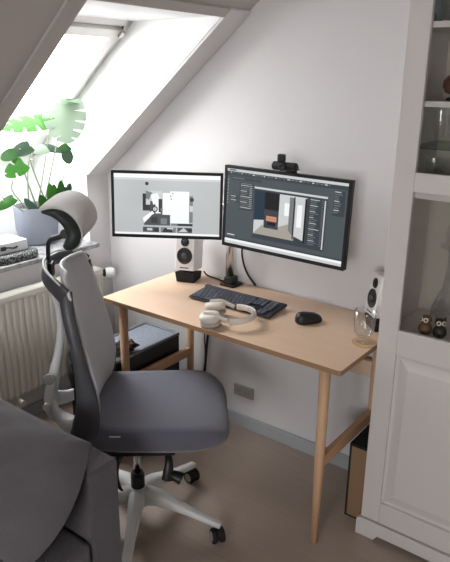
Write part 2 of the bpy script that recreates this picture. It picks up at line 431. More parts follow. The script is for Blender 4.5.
def monitor(name, w, h, loc, rz, tilt, roll, label, shapes):
    r = root(name, loc, label, 'monitor'); r.rotation_euler = (tilt, roll, rz)
    r.rotation_mode = 'YXZ'
    r.rotation_mode = 'XYZ'
    r.matrix_world = Matrix.Translation(V(loc)) @ Matrix.Rotation(rz, 4, 'Z') @ Matrix.Rotation(tilt, 4, 'X') @ Matrix.Rotation(roll, 4, 'Y')
    bz = .0115
    bm = bmesh.new()
    box(bm, (-w/2, 0, -h/2), (w/2, .022, h/2))
    f = mk('housing', bm, BLACK, r, bevel=.002)
    bm = bmesh.new()
    for a, b in (((-w/2, -h/2), (w/2, -h/2+bz+.002)), ((-w/2, h/2-bz), (w/2, h/2)), ((-w/2, -h/2+bz+.002), (-w/2+bz, h/2-bz)), ((w/2-bz, -h/2+bz+.002), (w/2, h/2-bz))):
        box(bm, (a[0], -.004, a[1]), (b[0], 0, b[1]))
    mk('bezel', bm, BLACKM, r)
    mk('rear_housing', B((-w*.25, .022, -h*.25), (w*.25, .04, h*.25)), BLACK, r, bevel=.006)
    x0, x1, z0, z1 = -w/2+bz, w/2-bz, -h/2+bz+.002, h/2-bz
    bm = bmesh.new()
    P = lambda u, v: (x0+(x1-x0)*u, z1-(z1-z0)*v)
    for i, (pts, c) in enumerate(shapes):
        if len(pts) == 4 and not isinstance(pts[0], tuple):
            u0, v0, u1, v1 = pts; pts = [(u0, v0), (u1, v0), (u1, v1), (u0, v1)]
        y = -.0006-i*.00002
        q = [(P(u, v)[0], y, P(u, v)[1]) for u, v in pts]
        bm.faces.new([bm.verts.new(p) for p in q]).material_index = KEY[c]
    me = bpy.data.meshes.new('screen'); bm.to_mesh(me); bm.free()
    for m in SCR: me.materials.append(m)
    o = bpy.data.objects.new('screen', me); C.objects.link(o); o.parent = r
    return r
def circ(cx, cy, r, n=16, asp=1.75): return [(cx+r*math.cos(2*PI*k/n), cy+r*asp*math.sin(2*PI*k/n)) for k in range(n)]
# left screen: grey page with a black and white collage
sl = [((0, 0, 1, 1), 'grey'), ((0, 0, 1, .065), 'white'), ((0, .965, 1, 1), 'white'), ((.0, .065, 1, .10), 'lt')]
sl += [(circ(.31, .155, .017), 'black')]
sl += [((.27, .32, .35, .60), 'black'), ((.30, .27, .455, .5), 'lt'), (((.30, .27), (.36, .30), (.33, .42), (.30, .40)), 'mid'), ((.34, .44, .455, .66), 'dk')]
sl += [(((.345, .34), (.41, .30), (.44, .44), (.37, .50)), 'white'), ((.39, .46, .44, .64), 'white'), ((.42, .40, .455, .62), 'black'),
       (circ(.385, .57, .028), 'black'), (circ(.385, .57, .016), 'white'), (circ(.385, .57, .007), 'black'),
       (((.27, .72), (.36, .60), (.38, .64), (.28, .80)), 'white'), ((.44, .55, .49, .60), 'mid'), ((.46, .30, .53, .66), 'white'),
       (((.28, .82), (.36, .66), (.53, .66), (.53, .84), (.28, .84)), 'dk'), ((.35, .70, .41, .80), 'black'), ((.44, .72, .50, .82), 'mid'),
       ((.27, .87, .425, .955), 'dk'), ((.31, .89, .36, .93), 'lt'), (((.37, .955), (.39, .88), (.425, .90), (.425, .955)), 'black'),
       ((.44, .87, .585, .955), 'mid'), (((.45, .955), (.48, .88), (.54, .89), (.56, .955)), 'black'), ((.5, .875, .56, .9), 'lt'),
       ((.60, .87, .74, .955), 'dk'), (((.61, .94), (.66, .87), (.70, .94)), 'lt'), ((.70, .88, .74, .93), 'black'),
       ((.71, .34, .745, .78), 'mid'), (circ(.735, .40, .02), 'black'), ((.715, .5, .745, .6), 'lt'), ((.60, .80, .745, .84), 'black'), ((.54, .80, .60, .84), 'mid'),
       ((.53, .27, .71, .80), 'white'), (circ(.555, .305, .006), 'black'), (circ(.535, .35, .006), 'black'), (circ(.54, .40, .006), 'black')]
M1 = monitor('monitor', .476, .2855, (.649, -.2545, 1.107), .623, -.044, .016, 'left black-framed monitor with a black and white photo collage on grey', sl)
# right screen: dark image editor
sr = [((0, 0, 1, 1), 'slate'), ((0, 0, 1, .035), 'lt'), ((.0, .035, 1, .085), 'slate2'), ((.02, .01, .08, .025), 'dk'), ((0, .935, 1, .965), 'white'), ((0, .965, 1, 1), 'lt'), ((.0, .915, 1, .935), 'slate2'), ((.02, .87, .09, .885), 'lt')]
for k in range(26): sr.append(((.03+k*.033, .045, .03+k*.033+random.uniform(.008, .024), .058), 'mid' if k % 3 else 'lt'))
for k in range(16): sr.append(((.01, .12+k*.022, .018, .13+k*.022), 'lt' if k % 2 else 'mid'))
sr += [((.04, .1, .31, .14), 'slate2'), ((.05, .11, .16, .122), 'mid'), ((.12, .16, .245, .52), 'slate2'), ((.13, .17, .23, .182), 'mid')]
for k in range(13):
    z = .195+k*.024
    sr.append(((.13, z, .13+random.uniform(.05, .09), z+.008), 'lt' if k % 3 == 0 else 'mid')); sr.append(((.21, z, .235, z+.006), 'lt'))
sr += [((.04, .34, .11, .44), 'slate2'), ((.045, .35, .09, .36), 'lt'), ((.045, .375, .08, .385), 'mid'), ((.045, .40, .095, .41), 'lt'), ((.045, .425, .085, .433), 'mid')]
sr += [((.255, .19, .855, .86), 'slate2'), ((.255, .19, .855, .215), 'lt'), ((.262, .24, .70, .80), 'tan')]
sr += [((.262, .24, .70, .30), 'lt'), ((.262, .24, .36, .62), 'blue'), (((.262, .62), (.36, .60), (.34, .80), (.262, .80)), 'lt'), ((.35, .24, .475, .56), 'black'), ((.35, .46, .475, .70), 'slate2'), ((.37, .54, .46, .605), 'orange'),
       ((.365, .57, .465, .572), 'black'), ((.38, .62, .45, .66), 'black'), (((.262, .80), (.34, .66), (.36, .71), (.47, .71), (.60, .80)), 'tan'),
       (((.475, .24), (.56, .24), (.56, .60), (.475, .66)), 'lt'), ((.52, .34, .56, .5), 'white'), (((.56, .26), (.60, .26), (.60, .74), (.56, .68)), 'mid'), ((.595, .25, .605, .78), 'black'),
       (((.61, .26), (.685, .26), (.685, .78), (.61, .74)), 'lt'), ((.625, .34, .665, .62), 'white'), (((.61, .74), (.685, .78), (.685, .80), (.61, .80)), 'slate2'), ((.685, .25, .70, .80), 'black')]
sr += [((.715, .23, .845, .84), 'slate2'), ((.835, .24, .845, .84), 'lt')]
for k in range(24):
    z = .245+k*.024
    sr.append(((.725, z, .725+random.uniform(.03, .08), z+.008), 'mid' if k % 3 else 'lt')); sr.append(((.815, z, .828, z+.008), 'mid'))
sr += [((.90, .10, .985, .40), 'slate2')]
for k in range(10): sr.append(((.905, .11+k*.027, .905+random.uniform(.03, .06), .12+k*.027), 'lt' if k % 4 == 0 else 'mid'))
M2 = monitor('monitor', .56, .33, (1.19, -.194, 1.129), .002, -.037, .011, 'right black-framed monitor showing a dark image editor, webcam on top', sr)

# monitor stand
st = root('monitor_stand', (.845, -.062, DZ), 'chrome pole monitor stand clamped to the back of the desk', 'monitor stand')
def SLc(p): return V(p)-st.location
bm = bmesh.new(); box(bm, SLc((.815, -.098, DZ)), SLc((.892, -.022, DZ+.012))); box(bm, SLc((.835, -.092, DZ+.012)), SLc((.877, -.04, DZ+.045))); mk('clamp', bm, BLACK, st, bevel=.004)
bm = bmesh.new(); cyl(bm, SLc((.845, -.062, DZ+.012)), (0, 0, 1), 0.0185, .42); mk('pole', bm, CHROME, st, smooth=True)
bm = bmesh.new(); cyl(bm, SLc((.845, -.062, 1.075)), (0, 0, 1), .025, .05); mk('collar', bm, BLACK, st)
bm = bmesh.new(); sweep(bm, smoothpts([SLc((.845, -.062, 1.10)), SLc((.98, -.07, 1.115)), SLc((1.12, -.09, 1.125))], 5), .013, .02); sweep(bm, [SLc((1.11, -.09, 1.127)), SLc((1.19, -.155, 1.129))], .016); mk('arm', bm, STEEL, st)
bm = bmesh.new(); sweep(bm, smoothpts([SLc((.845, -.062, 1.09)), SLc((.80, -.05, 1.09)), SLc((.68, -.06, 1.1))], 5), .012, .018); sweep(bm, [SLc((.685, -.062, 1.10)), SLc((.628, -.218, 1.107))], .014); mk('arm', bm, STEEL, st)
# webcam
wc = root('webcam', (1.19, -.194, 1.303), 'small black webcam perched on top of the right monitor', 'webcam')
bm = bmesh.new(); sweep(bm, [V((-.045, -.012, .008)), V((-.04, -.012, .008)), V((.04, -.012, .008)), V((.045, -.012, .008))], [.008, .0135, .0135, .008], n=16); mk('body', bm, BLACK, wc)
bm = bmesh.new(); lathe(bm, [(.012, 0), (.012, .012), (.009, .014), (.003, .012)], 20, 0, axis_m((0, -.02, .008), (0, -1, 0))); mk('lens', bm, BLACKM, wc)
bm = bmesh.new(); box(bm, (-.022, -.012, -.006), (.03, .03, -.002)); box(bm, (-.02, .022, -.05), (.02, .03, -.004)); mk('clip', bm, BLACK, wc, bevel=.002)
bm = bmesh.new(); box(bm, (-.026, -.02, .02), (-.001, -.004, .045)); mk('privacy_cover', bm, BLACK, wc, bevel=.004)
wc.location = (1.195, -.18, 1.3065); wc.scale = (1.2, 1.2, 1.2)

# ------------------------------------------------------------------ speakers
def speaker(name, loc, rz, label, group):
    r = root(name, loc, label, 'speaker', group, rz)   # front is local -Y
    w, d, h = .098, .12, .17
    tl = .14
    M = Matrix.Translation(V((0, 0, .05))) @ Matrix.Rotation(-tl, 4, 'X')
    bm = bmesh.new(); hexa(bm, [(-w/2+.003, -.045, 0), (w/2-.003, -.045, 0), (w/2-.003, .05, 0), (-w/2+.003, .05, 0), (-w/2, -.056, .052), (w/2, -.056, .052), (w/2, .055, .034), (-w/2, .055, .034)])
    mk('stand', bm, BLACKM, r, bevel=.003)
    bm = bmesh.new(); box(bm, (-w/2, -d/2, .004), (w/2, d/2, h+.004))
    for v in bm.verts: v.co = M @ v.co
    mk('cabinet', bm, SPKW, r, bevel=.006, seg=3)
    def drv(nm, z, prof, m):
        bm = bmesh.new(); lathe(bm, prof, 32, 0, M @ axis_m((0, -d/2-.0002, z), (0, -1, 0))); return mk(nm, bm, m, r)
    drv('woofer', .072, [(.0385, 0), (.0385, .002), (.036, .0035), (.033, .002), (.030, .0005), (.016, .0003), (.0155, .003), (.008, .006), (.001, .007)], CONE)
    drv('woofer_cap', .072, [(.0135, .004), (.012, .0075), (.006, .010), (.001, .0108)], CONED)
    drv('tweeter', .136, [(.0205, 0), (.0205, .002), (.018, .003), (.013, .001), (.0125, .003), (.007, .006), (.001, .007)], CONE)
    bm = bmesh.new(); box(bm, (-.022, -d/2-.0012, .014), (.022, -d/2, .019))
    for v in bm.verts: v.co = M @ v.co
    mk('name_plate', bm, FRAMED, r)
    return r
s1 = speaker('speaker', (.655, -.124, DZ), .34, 'white desktop speaker under the left monitor on a black wedge stand', 'white desktop speakers')
s1.scale = (.95, .96, .98)
s2 = dup(s1); s2.name = 'speaker'; s2.location = (1.594, -.108, DZ); s2.scale = (.93, .93, .93); s2.rotation_euler = (0, 0, -.74)
s2['label'] = 'white desktop speaker at the right end of the desk, partly behind the cabinet'

# ------------------------------------------------------------------ keyboard, mouse, dongle
kb = root('keyboard', (1.02, -.245, DZ), 'slim dark grey keyboard in the middle of the desk', 'keyboard', rz=.02)
bm = bmesh.new(); prism(bm, [(-.2, -.07, .004), (-.2, .07, .014), (-.2, .07, .026), (-.2, -.07, .012)], (.4, 0, 0)); mk('body', bm, KEYB, kb, bevel=.003)
def keys(rows):
    for (y, segs) in rows:
        x = -.192
        for wd_ in segs:
            if wd_ < 0: x -= wd_; continue
            bm = bmesh.new(); z = .0145+(y+.07)/.14*.0135
            hexa(bm, [(x+.0013, y-.0082, z), (x+wd_-.0013, y-.0082, z), (x+wd_-.0013, y+.0082, z+.0015), (x+.0013, y+.0082, z+.0015),
                      (x+.0025, y-.007, z+.004), (x+wd_-.0025, y-.007, z+.004), (x+wd_-.0025, y+.007, z+.0055), (x+.0025, y+.007, z+.0055)])
            mk('key', bm, KEYC, kb); x += wd_
k = .0185
keys([(.045, [k]*14+[-.008]+[k]*3+[-.008]+[k]*2), (.025, [k]*13+[k*1.4]+[-.002]+[k]*3+[-.008]+[k]*2), (.005, [k*1.4]+[k]*12+[k]+[-.002]+[k]*3+[-.008]+[k]*2),
      (-.015, [k*1.7]+[k]*11+[k*1.7]+[-.066]+[k]*2), (-.035, [k*2.1]+[k]*10+[k*2.3]+[-.02]+[k]+[-.02]+[k]*2), (-.055, [k*1.2]*3+[k*6]+[k*1.2]*4+[-.002]+[k]*3+[-.001]+[k]*2)])
bm = bmesh.new(); box(bm, (.79, -.172, DZ), (.815, -.150, DZ+.016)); o = mk('usb_receiver', bm, BLACK, bevel=.003); tag(o, 'tiny black block standing behind the left end of the keyboard', 'receiver')

ms = root('computer_mouse', (1.352, -.232, DZ), 'black wireless mouse on the desk right of the keyboard', 'mouse', rz=.95)
bm = bmesh.new()
def mfn(p): return V((p.x, p.y*(1-.12*math.cos(p.x*30)), p.z*(1-.25*((p.x+.0)/.055)) if p.z > .012 else p.z))
loft(bm, [super_ring(0, 0, .054*a, .031*b, z, 2.6, 32, mfn) for a, b, z in ((.94, .92, .001), (1, 1, .008), (.99, .98, .016), (.93, .9, .026), (.8, .74, .034), (.55, .46, .039), (.2, .15, .0405))])
mk('shell', bm, BLACK, ms, smooth=True)
bm = bmesh.new(); lathe(bm, [(.0075, -.0035), (.009, -.002), (.009, .002), (.0075, .0035)], 18, 0, axis_m((.026, 0, .029), (0, 1, 0))); mk('scroll_wheel', bm, CHROME, ms)

# ------------------------------------------------------------------ headphones (lying folded flat)
hp = root('headphones', (1.062, -.452, DZ), 'off-white over-ear headphones lying in front of the keyboard', 'headphones', rz=math.radians(27))
def cup(v, zc, tl, s):
    M = Matrix.Translation(V((-.004, v, zc))) @ Matrix.Rotation(tl, 4, 'X') @ Matrix.Rotation(-.1, 4, 'Y')
    bm = bmesh.new()
    loft(bm, [[M @ p for p in super_ring(0, 0, .041*a, .036*a, z, 2.3, 32)] for a, z in ((.6, .024), (.86, .022), (.98, .015), (1, .008), (.97, .0), (.9, -.004))])
    c = mk('ear_cup', bm, HPW, hp, smooth=True)
    bm = bmesh.new()
    loft(bm, [[M @ p for p in super_ring(0, 0, .040*a, .035*a, z, 2.3, 32)] for a, z in ((.88, -.004), (1.0, -.007), (1.02, -.014), (.92, -.022), (.6, -.022), (.55, -.012))])
    mk('ear_cushion', bm, HPC, hp, smooth=True)
    bm = bmesh.new(); sweep(bm, smoothpts([M @ V((-.02, 0, .026)), M @ V((.02, s*.01, .027)), M @ V((.047, s*.018, .014)), V((.068, s*.074, .036))], 5), .0035, .008); mk('yoke', bm, HPW, hp, smooth=True)
cup(-.050, .027, .12, -1); cup(.052, .034, -.22, 1)
band = []
for k in range(25):
    a = -1.42+2.84*k/24
    band.append(V((.062+.098*math.cos(a)*1.0, .083*math.sin(a)/math.sin(1.42)*1.0, .033+.006*math.cos(a))))
bm = bmesh.new(); sweep(bm, band, .0045, .0125, side=None, n=12); mk('headband', bm, HPW, hp, smooth=True)
bm = bmesh.new(); sweep(bm, [V((p.x-.0065*math.cos(-1.42+2.84*(i+5)/24), p.y-.0065*math.sin(-1.42+2.84*(i+5)/24), p.z)) for i, p in enumerate(band[5:20])], .004, .0115, n=10); mk('headband_pad', bm, HPC, hp, smooth=True)

# ------------------------------------------------------------------ glass on a coaster
bm = bmesh.new(); cyl(bm, (1.606, -.279, DZ), (0, 0, 1), .044, .005, 40); tag(mk('coaster', bm, CORK, bevel=.001), 'round cork coaster under the drinking glass on the right end of the desk', 'coaster')
bm = bmesh.new()
gp = [(.024, 0), (.026, .003), (.012, .010), (.012, .014), (.026, .022), (.034, .038), (.038, .07), (.039, .118), (.0375, .118), (.0365, .07), (.0325, .040), (.025, .028), (.001, .025)]
lathe(bm, gp, 36, 0, Matrix.Translation(V((1.602, -.280, DZ+.0052)))); tag(mk('drinking_glass', bm, GLASS, smooth=True), 'clear curved drinking glass standing on the cork coaster', 'glass')

# ------------------------------------------------------------------ things on and under the desk
def cord(name, pts, r, label, m=CORD, cat='cable'):
    bm = bmesh.new(); sweep(bm, smoothpts(pts, 6), r, n=8); return tag(mk(name, bm, m, smooth=True), label, cat)
cord('speaker_cable', [(.69, -.055, DZ+.03), (.70, -.035, DZ+.006), (.76, -.04, DZ+.005), (.79, -.05, DZ+.005), (.812, -.05, DZ+.006)], .0035, 'black cable running over the desk from the left speaker to the pole')
cord('monitor_cable', [(.89, -.036, 1.06), (.892, -.035, .95), (.894, -.034, .87), (.915, -.026, .80), (.955, -.014, .746)], .0045, 'black cable hanging from the right monitor beside the chrome pole')
ad = root('power_adapter', (.73, -.045, .60), 'black plug and cables hanging under the desk near the back left leg', 'cable')
bm = bmesh.new(); box(bm, (-.018, -.012, -.02), (.018, .012, .02)); mk('plug', bm, BLACK, ad, bevel=.006)
bm = bmesh.new()
for dx in (-.01, 0, .01): sweep(bm, smoothpts([V((dx+.02, 0, .119)), V((dx*1.5+.01, 0, .07)), V((dx, 0, .018))], 4), .003, n=6)
sweep(bm, smoothpts([V((0, 0, -.018)), V((-.015, 0, -.09)), V((-.03, 0, -.2)), V((-.05, 0, -.4)), V((-.08, -.02, -.57))], 5), .006, n=8)
sweep(bm, smoothpts([V((-.03, 0, -.1)), V((-.045, .0, -.16)), V((-.05, .01, -.3)), V((-.09, 0, -.56))], 5), .003, n=6); mk('cord', bm, CORD, ad)

pc = root('computer_tower', (.466, -.355, 0), 'black computer tower with a grey mesh top under the left end of the desk', 'computer')
bm = bmesh.new(); box(bm, (-.113, -.245, .02), (.113, .245, .438)); mk('case', bm, PCB, pc, bevel=.004)
bm = bmesh.new()
for a, b in (((-.115, -.247), (.115, -.231)), ((-.115, .231), (.115, .247)), ((-.115, -.231), (-.099, .231)), ((.099, -.231), (.115, .231))): box(bm, (a[0], a[1], .438), (b[0], b[1], .452))
mk('top_rim', bm, PCG, pc, bevel=.002)
pm = mat('pc_mesh', (150, 160, 172), .45, metal=.3)
nt = pm.node_tree; b_ = nt.nodes['Principled BSDF']; tc = nt.nodes.new('ShaderNodeTexCoord'); vo = nt.nodes.new('ShaderNodeTexVoronoi'); vo.inputs['Scale'].default_value = 95; vo.inputs['Randomness'].default_value = .15
rp = nt.nodes.new('ShaderNodeValToRGB'); rp.color_ramp.elements[0].position = .25; rp.color_ramp.elements[0].color = (*hexc(40, 46, 54), 1); rp.color_ramp.elements[1].position = .42; rp.color_ramp.elements[1].color = (*hexc(140, 148, 160), 1)
nt.links.new(tc.outputs['Object'], vo.inputs['Vector']); nt.links.new(vo.outputs['Distance'], rp.inputs[0]); nt.links.new(rp.outputs[0], b_.inputs['Base Color'])
mk('mesh_panel', B((-.099, -.231, .4385), (.099, .231, .446)), pm, pc)
for x in (-.09, .09):
    for y in (-.2, .2): mk('foot', B((x-.015, y-.02, 0), (x+.015, y+.02, .02)), BLACK, pc)
cb = root('cable_bundle', (.53, -.42, .4525), 'tangle of dark red and black cables lying on the computer tower', 'cable')
bm = bmesh.new()
for k_ in range(7):
    q = [V((random.uniform(-.05, .04), random.uniform(-.07, .06), .008+.006*j+random.uniform(0, .004))) for j in range(6)]
    sweep(bm, smoothpts(q, 5), .005, n=6)
mk('black_strand', bm, CORD, cb)
bm = bmesh.new()
for k_ in range(4):
    q = [V((random.uniform(-.05, .04), random.uniform(-.07, .06), .012+.006*j)) for j in range(5)]
    sweep(bm, smoothpts(q, 5), .004, n=6)
mk('red_strand', bm, mat('cord_red', (92, 44, 46), .6), cb)

# double wall socket
so = root('wall_socket', (.897, 0, .194), 'grey double power socket on the back wall above the baseboard', 'socket')
mk('plate', B((-.057, -.011, -.030), (.057, 0, .030)), SOCK, so, bevel=.003)
for x in (-.028, .028):
    mk('outlet', B((x-.021, -.0135, -.021), (x+.021, -.011, .021)), SOCK, so, bevel=.0015)
    for dx in (-.009, .009):
        bm = bmesh.new(); cyl(bm, (x+dx, -.0137, 0), (0, -1, 0), .003, .0005, 10); mk('pin_hole', bm, SOCKD, so)

# box between the desk and the cabinet
bx = root('storage_box', (1.628, -.16, 0), 'narrow brown box with black edges standing between desk and cabinet', 'box')
mk('carcass', B((-.042, -.12, 0), (.040, .12, .325)), BLACKM, bx, bevel=.001)
mk('front_panel', B((-.032, -.122, .010), (.034, -.12, .315)), BROWN, bx)

# ------------------------------------------------------------------ display cabinet
CX0, CX1, CY0, CY1 = 1.676, 2.636, -.34, -.012
CH = 2.12
cab = root('display_cabinet', ((CX0+CX1)/2, (CY0+CY1)/2, 0), 'tall off-white display cabinet with glazed doors beside the desk', 'cabinet')
def CL(p): return V(p)-cab.location
mk('side_panel', B(CL((CX0, CY0+.022, .0)), CL((CX0+.02, CY1, CH))), CABW, cab, bevel=.002)
mk('side_panel', B(CL((CX1-.02, CY0+.022, .0)), CL((CX1, CY1, CH))), CABW, cab, bevel=.002)
mk('back_panel', B(CL((CX0+.02, CY1-.008, .07)), CL((CX1-.02, CY1, CH))), CABIN, cab)
mk('top_panel', B(CL((CX0-.012, CY0-.012, CH)), CL((CX1+.012, CY1, CH+.03))), CABW, cab, bevel=.004)
mk('divider', B(CL(((CX0+CX1)/2-.01, CY0+.03, .07)), CL(((CX0+CX1)/2+.01, CY1-.008, CH))), CABIN, cab)
for z, n_ in ((.80, .02), (1.553, .017), (1.771, .017), (1.28, .018), (.07, .02)):
    mk('shelf', B(CL((CX0+.02, CY0+.028, z)), CL((CX1-.02, CY1-.008, z+n_))), CABW, cab, bevel=.001)
mk('glass_shelf', B(CL((CX0+.02, CY0+.05, 1.428)), CL((CX1-.02, CY1-.01, 1.433))), SHELFG, cab)
# plinth with a foot step
bm = bmesh.new(); y0, y1 = CY0-.006, CY0+.016
prism(bm, [CL(p) for p in ((CX0-.012, y0, 0), (CX0+.06, y0, 0), (CX0+.075, y0, .022), (CX1-.075, y0, .022), (CX1-.06, y0, 0), (CX1+.012, y0, 0), (CX1+.012, y0, .062), (CX1+.002, y0, .075), (CX0-.002, y0, .075), (CX0-.012, y0, .062))], (0, y1-y0, 0))
mk('plinth', bm, CABW, cab, bevel=.002)
def door(x0, x1, hs):
    y0, y1 = CY0, CY0+.02
    zb, zt = .08, CH-.01
    gz0, gz1, st_ = .845, CH-.09, .068
    bm = bmesh.new()
    for a, b in (((x0, zb), (x0+st_, zt)), ((x1-st_, zb), (x1, zt)), ((x0+st_, zt-.075), (x1-st_, zt)), ((x0+st_, .755), (x1-st_, gz0)), ((x0+st_, zb), (x1-st_, zb+.085)), ((x0+st_, 1.302), (x1-st_, 1.362))):
        box(bm, CL((a[0], y0, a[1])), CL((b[0], y1, b[1])))
    d = mk('door', bm, CABW, cab, bevel=.0025)
    a0, a1, b0, b1 = x0+st_, x1-st_, zb+.085, .755
    bm = bmesh.new(); yb = y0+.012
    ox, oz, iw = .0, .0, .045
    o4 = [(a0, yb, b0), (a1, yb, b0), (a1, yb, b1), (a0, yb, b1)]
    i4 = [(a0+iw, y0+.003, b0+iw), (a1-iw, y0+.003, b0+iw), (a1-iw, y0+.003, b1-iw), (a0+iw, y0+.003, b1-iw)]
    m4 = [(a0+.012, yb, b0+.012), (a1-.012, yb, b0+.012), (a1-.012, yb, b1-.012), (a0+.012, yb, b1-.012)]
    rings = [[CL((x, y1, z)) for x, y, z in o4], [CL(p) for p in o4], [CL(p) for p in m4], [CL(p) for p in i4]]
    loft(bm, rings); mk('lower_panel', bm, CABW, d)
    for za_, zb_ in ((.84, 1.306), (1.358, zt-.07)):
        bm = bmesh.new(); bm.faces.new([bm.verts.new(CL(q_)) for q_ in ((x0+st_-.004, y0+.01, za_), (x1-st_+.004, y0+.01, za_), (x1-st_+.004, y0+.01, zb_), (x0+st_-.004, y0+.01, zb_))]); mk('pane', bm, CPANE, d)
    bm = bmesh.new(); kx = x1-.034 if hs > 0 else x0+.034
    lathe(bm, [(.006, 0), (.006, .01), (.013, .016), (.014, .022), (.008, .028)], 18, 0, axis_m(CL((kx, y0, 1.0)), (0, -1, 0))); mk('knob', bm, CABW, d)
xm = (CX0+CX1)/2
door(CX0+.003, xm-.002, 1); door(xm+.002, CX1-.003, -1)

# contents
def owl(loc, mt, label, rz, ear):
    r = root('owl_figurine', loc, label, 'figurine', 'little owl figurines', rz); r.scale = (.86, .86, .86)
    bm = bmesh.new(); lathe(bm, [(.012, 0), (.020, .003), (.0255, .014), (.0265, .024), (.024, .034), (.016, .043), (.013, .046)], 28); mk('body', bm, mt, r, smooth=True)
    bm = bmesh.new(); lathe(bm, [(.012, .043), (.0185, .049), (.0215, .058), (.020, .067), (.013, .074), (.001, .076)], 28)
    if ear:
        for s in (-1, 1): lathe(bm, [(.007, 0), (.001, .014)], 8, 0, axis_m((s*.013, 0, .070), (s*.35, 0, 1)))
    mk('head', bm, mt, r, smooth=True)
    for s in (-1, 1):
        d = V((s*.55, -1, .12)).normalized()
        bm = bmesh.new(); lathe(bm, [(.0095, 0), (.0095, .0025), (.008, .003), (.001, .003)], 20, 0, axis_m(V((0, 0, .06))+d*.0185, d)); e = mk('eye', bm, EYEW, r)
        bm = bmesh.new(); lathe(bm, [(.0048, 0), (.0045, .0018), (.001, .002)], 14, 0, axis_m(V((0, 0, .06))+d*.0214, d)); mk('pupil', bm, OWLD, e)
    bm = bmesh.new(); lathe(bm, [(.003, 0), (.0008, .007)], 8, 0, axis_m((0, -.020, .053), (0, -1, -.3))); mk('beak', bm, OWLD, r)
    return r
owl((1.805, -.25, .8202), OWLB, 'brown wooden owl figurine with big ringed eyes, left of its dark twin', -.25, False)
owl((1.853, -.25, .8202), OWLD, 'near-black owl figurine with pale eyes, right of the brown one', .5, True)
bm = bmesh.new()
lathe(bm, [(.045, 0), (.05, .006), (.056, .04), (.054, .08), (.042, .115), (.026, .15), (.02, .20), (.019, .27), (.022, .282), (.046, .292), (.048, .298), (.03, .302), (.03, .32), (.036, .34), (.03, .362), (.014, .376), (.001, .378)], 12, 0, Matrix.Translation(V((1.85, -.185, .8202))))
tag(mk('crystal_decanter', bm, CRYST), 'tall cut-crystal decanter with a domed stopper behind the dark owl', 'decanter')
# flutes on the glass shelf
def flute(x, y, lab):
    bm = bmesh.new(); lathe(bm, [(.028, 0), (.028, .002), (.005, .006), (.004, .02), (.016, .03), (.02, .06), (.021, .105)], 28, 0, Matrix.Translation(V((x, y, 1.4332))), cap=False)
    return tag(mk('champagne_flute', bm, GLASS, smooth=True), lab, 'glass', 'flutes on the glass shelf')
flute(1.757, -.2, 'straight clear flute glass, leftmost on the glass shelf'); flute(1.803, -.2, 'straight clear flute glass, second from left on the glass shelf')
def wine(x, y, lab):
    bm = bmesh.new(); lathe(bm, [(.03, 0), (.03, .002), (.004, .006), (.0035, .04), (.022, .052), (.03, .072), (.028, .098)], 28, 0, Matrix.Translation(V((x, y, 1.2982))), cap=False)
    return tag(mk('wine_glass', bm, GLASS, smooth=True), lab, 'glass', 'round glasses behind the cabinet rail')
wine(1.752, -.2, 'round bowled glass low behind the cabinet rail, leftmost'); wine(1.815, -.2, 'round bowled glass low behind the cabinet rail, second from left')
# figurine on the middle shelf
fg = root('bird_figurine', (1.79, -.2, 1.5702), 'dark brown rounded figurine on a small stand, on the middle cabinet shelf', 'figurine')
bm = bmesh.new(); lathe(bm, [(.022, 0), (.022, .006), (.012, .009), (.010, .018)], 20); mk('stand', bm, BLACKM, fg)
bm = bmesh.new(); lathe(bm, [(.008, .016), (.026, .022), (.036, .04), (.034, .058), (.022, .072), (.001, .077)], 24); mk('body', bm, BUST, fg, smooth=True)
# tumblers on the top shelf
tc_ = [(1.722, -.24, .02, .15, TUMB), (1.764, -.24, .02, .165, GLASS), (1.806, -.24, .02, .15, TUMB)]
labs = ['tall smoky tumbler at the left end of the top cabinet shelf', 'tall clear tumbler, second from left on the top cabinet shelf', 'tall smoky tumbler, third from left on the top cabinet shelf']
for (x, y, r_, h_, m_), lb in zip(tc_, labs):
    bm = bmesh.new(); lathe(bm, [(r_*.85, 0), (r_, .004), (r_, h_), (r_-.002, h_), (r_-.002, .01), (.001, .01)], 24, 0, Matrix.Translation(V((x, y, 1.7882))))
    tag(mk('tumbler', bm, m_, smooth=True), lb, 'glass', 'tumblers on the top shelf')

# ------------------------------------------------------------------ office chair
TH = math.radians(40)
ch = root('office_chair', (.985, -.81, 0), 'grey mesh-back office chair with curved headrest in front of the desk', 'chair', rz=TH)
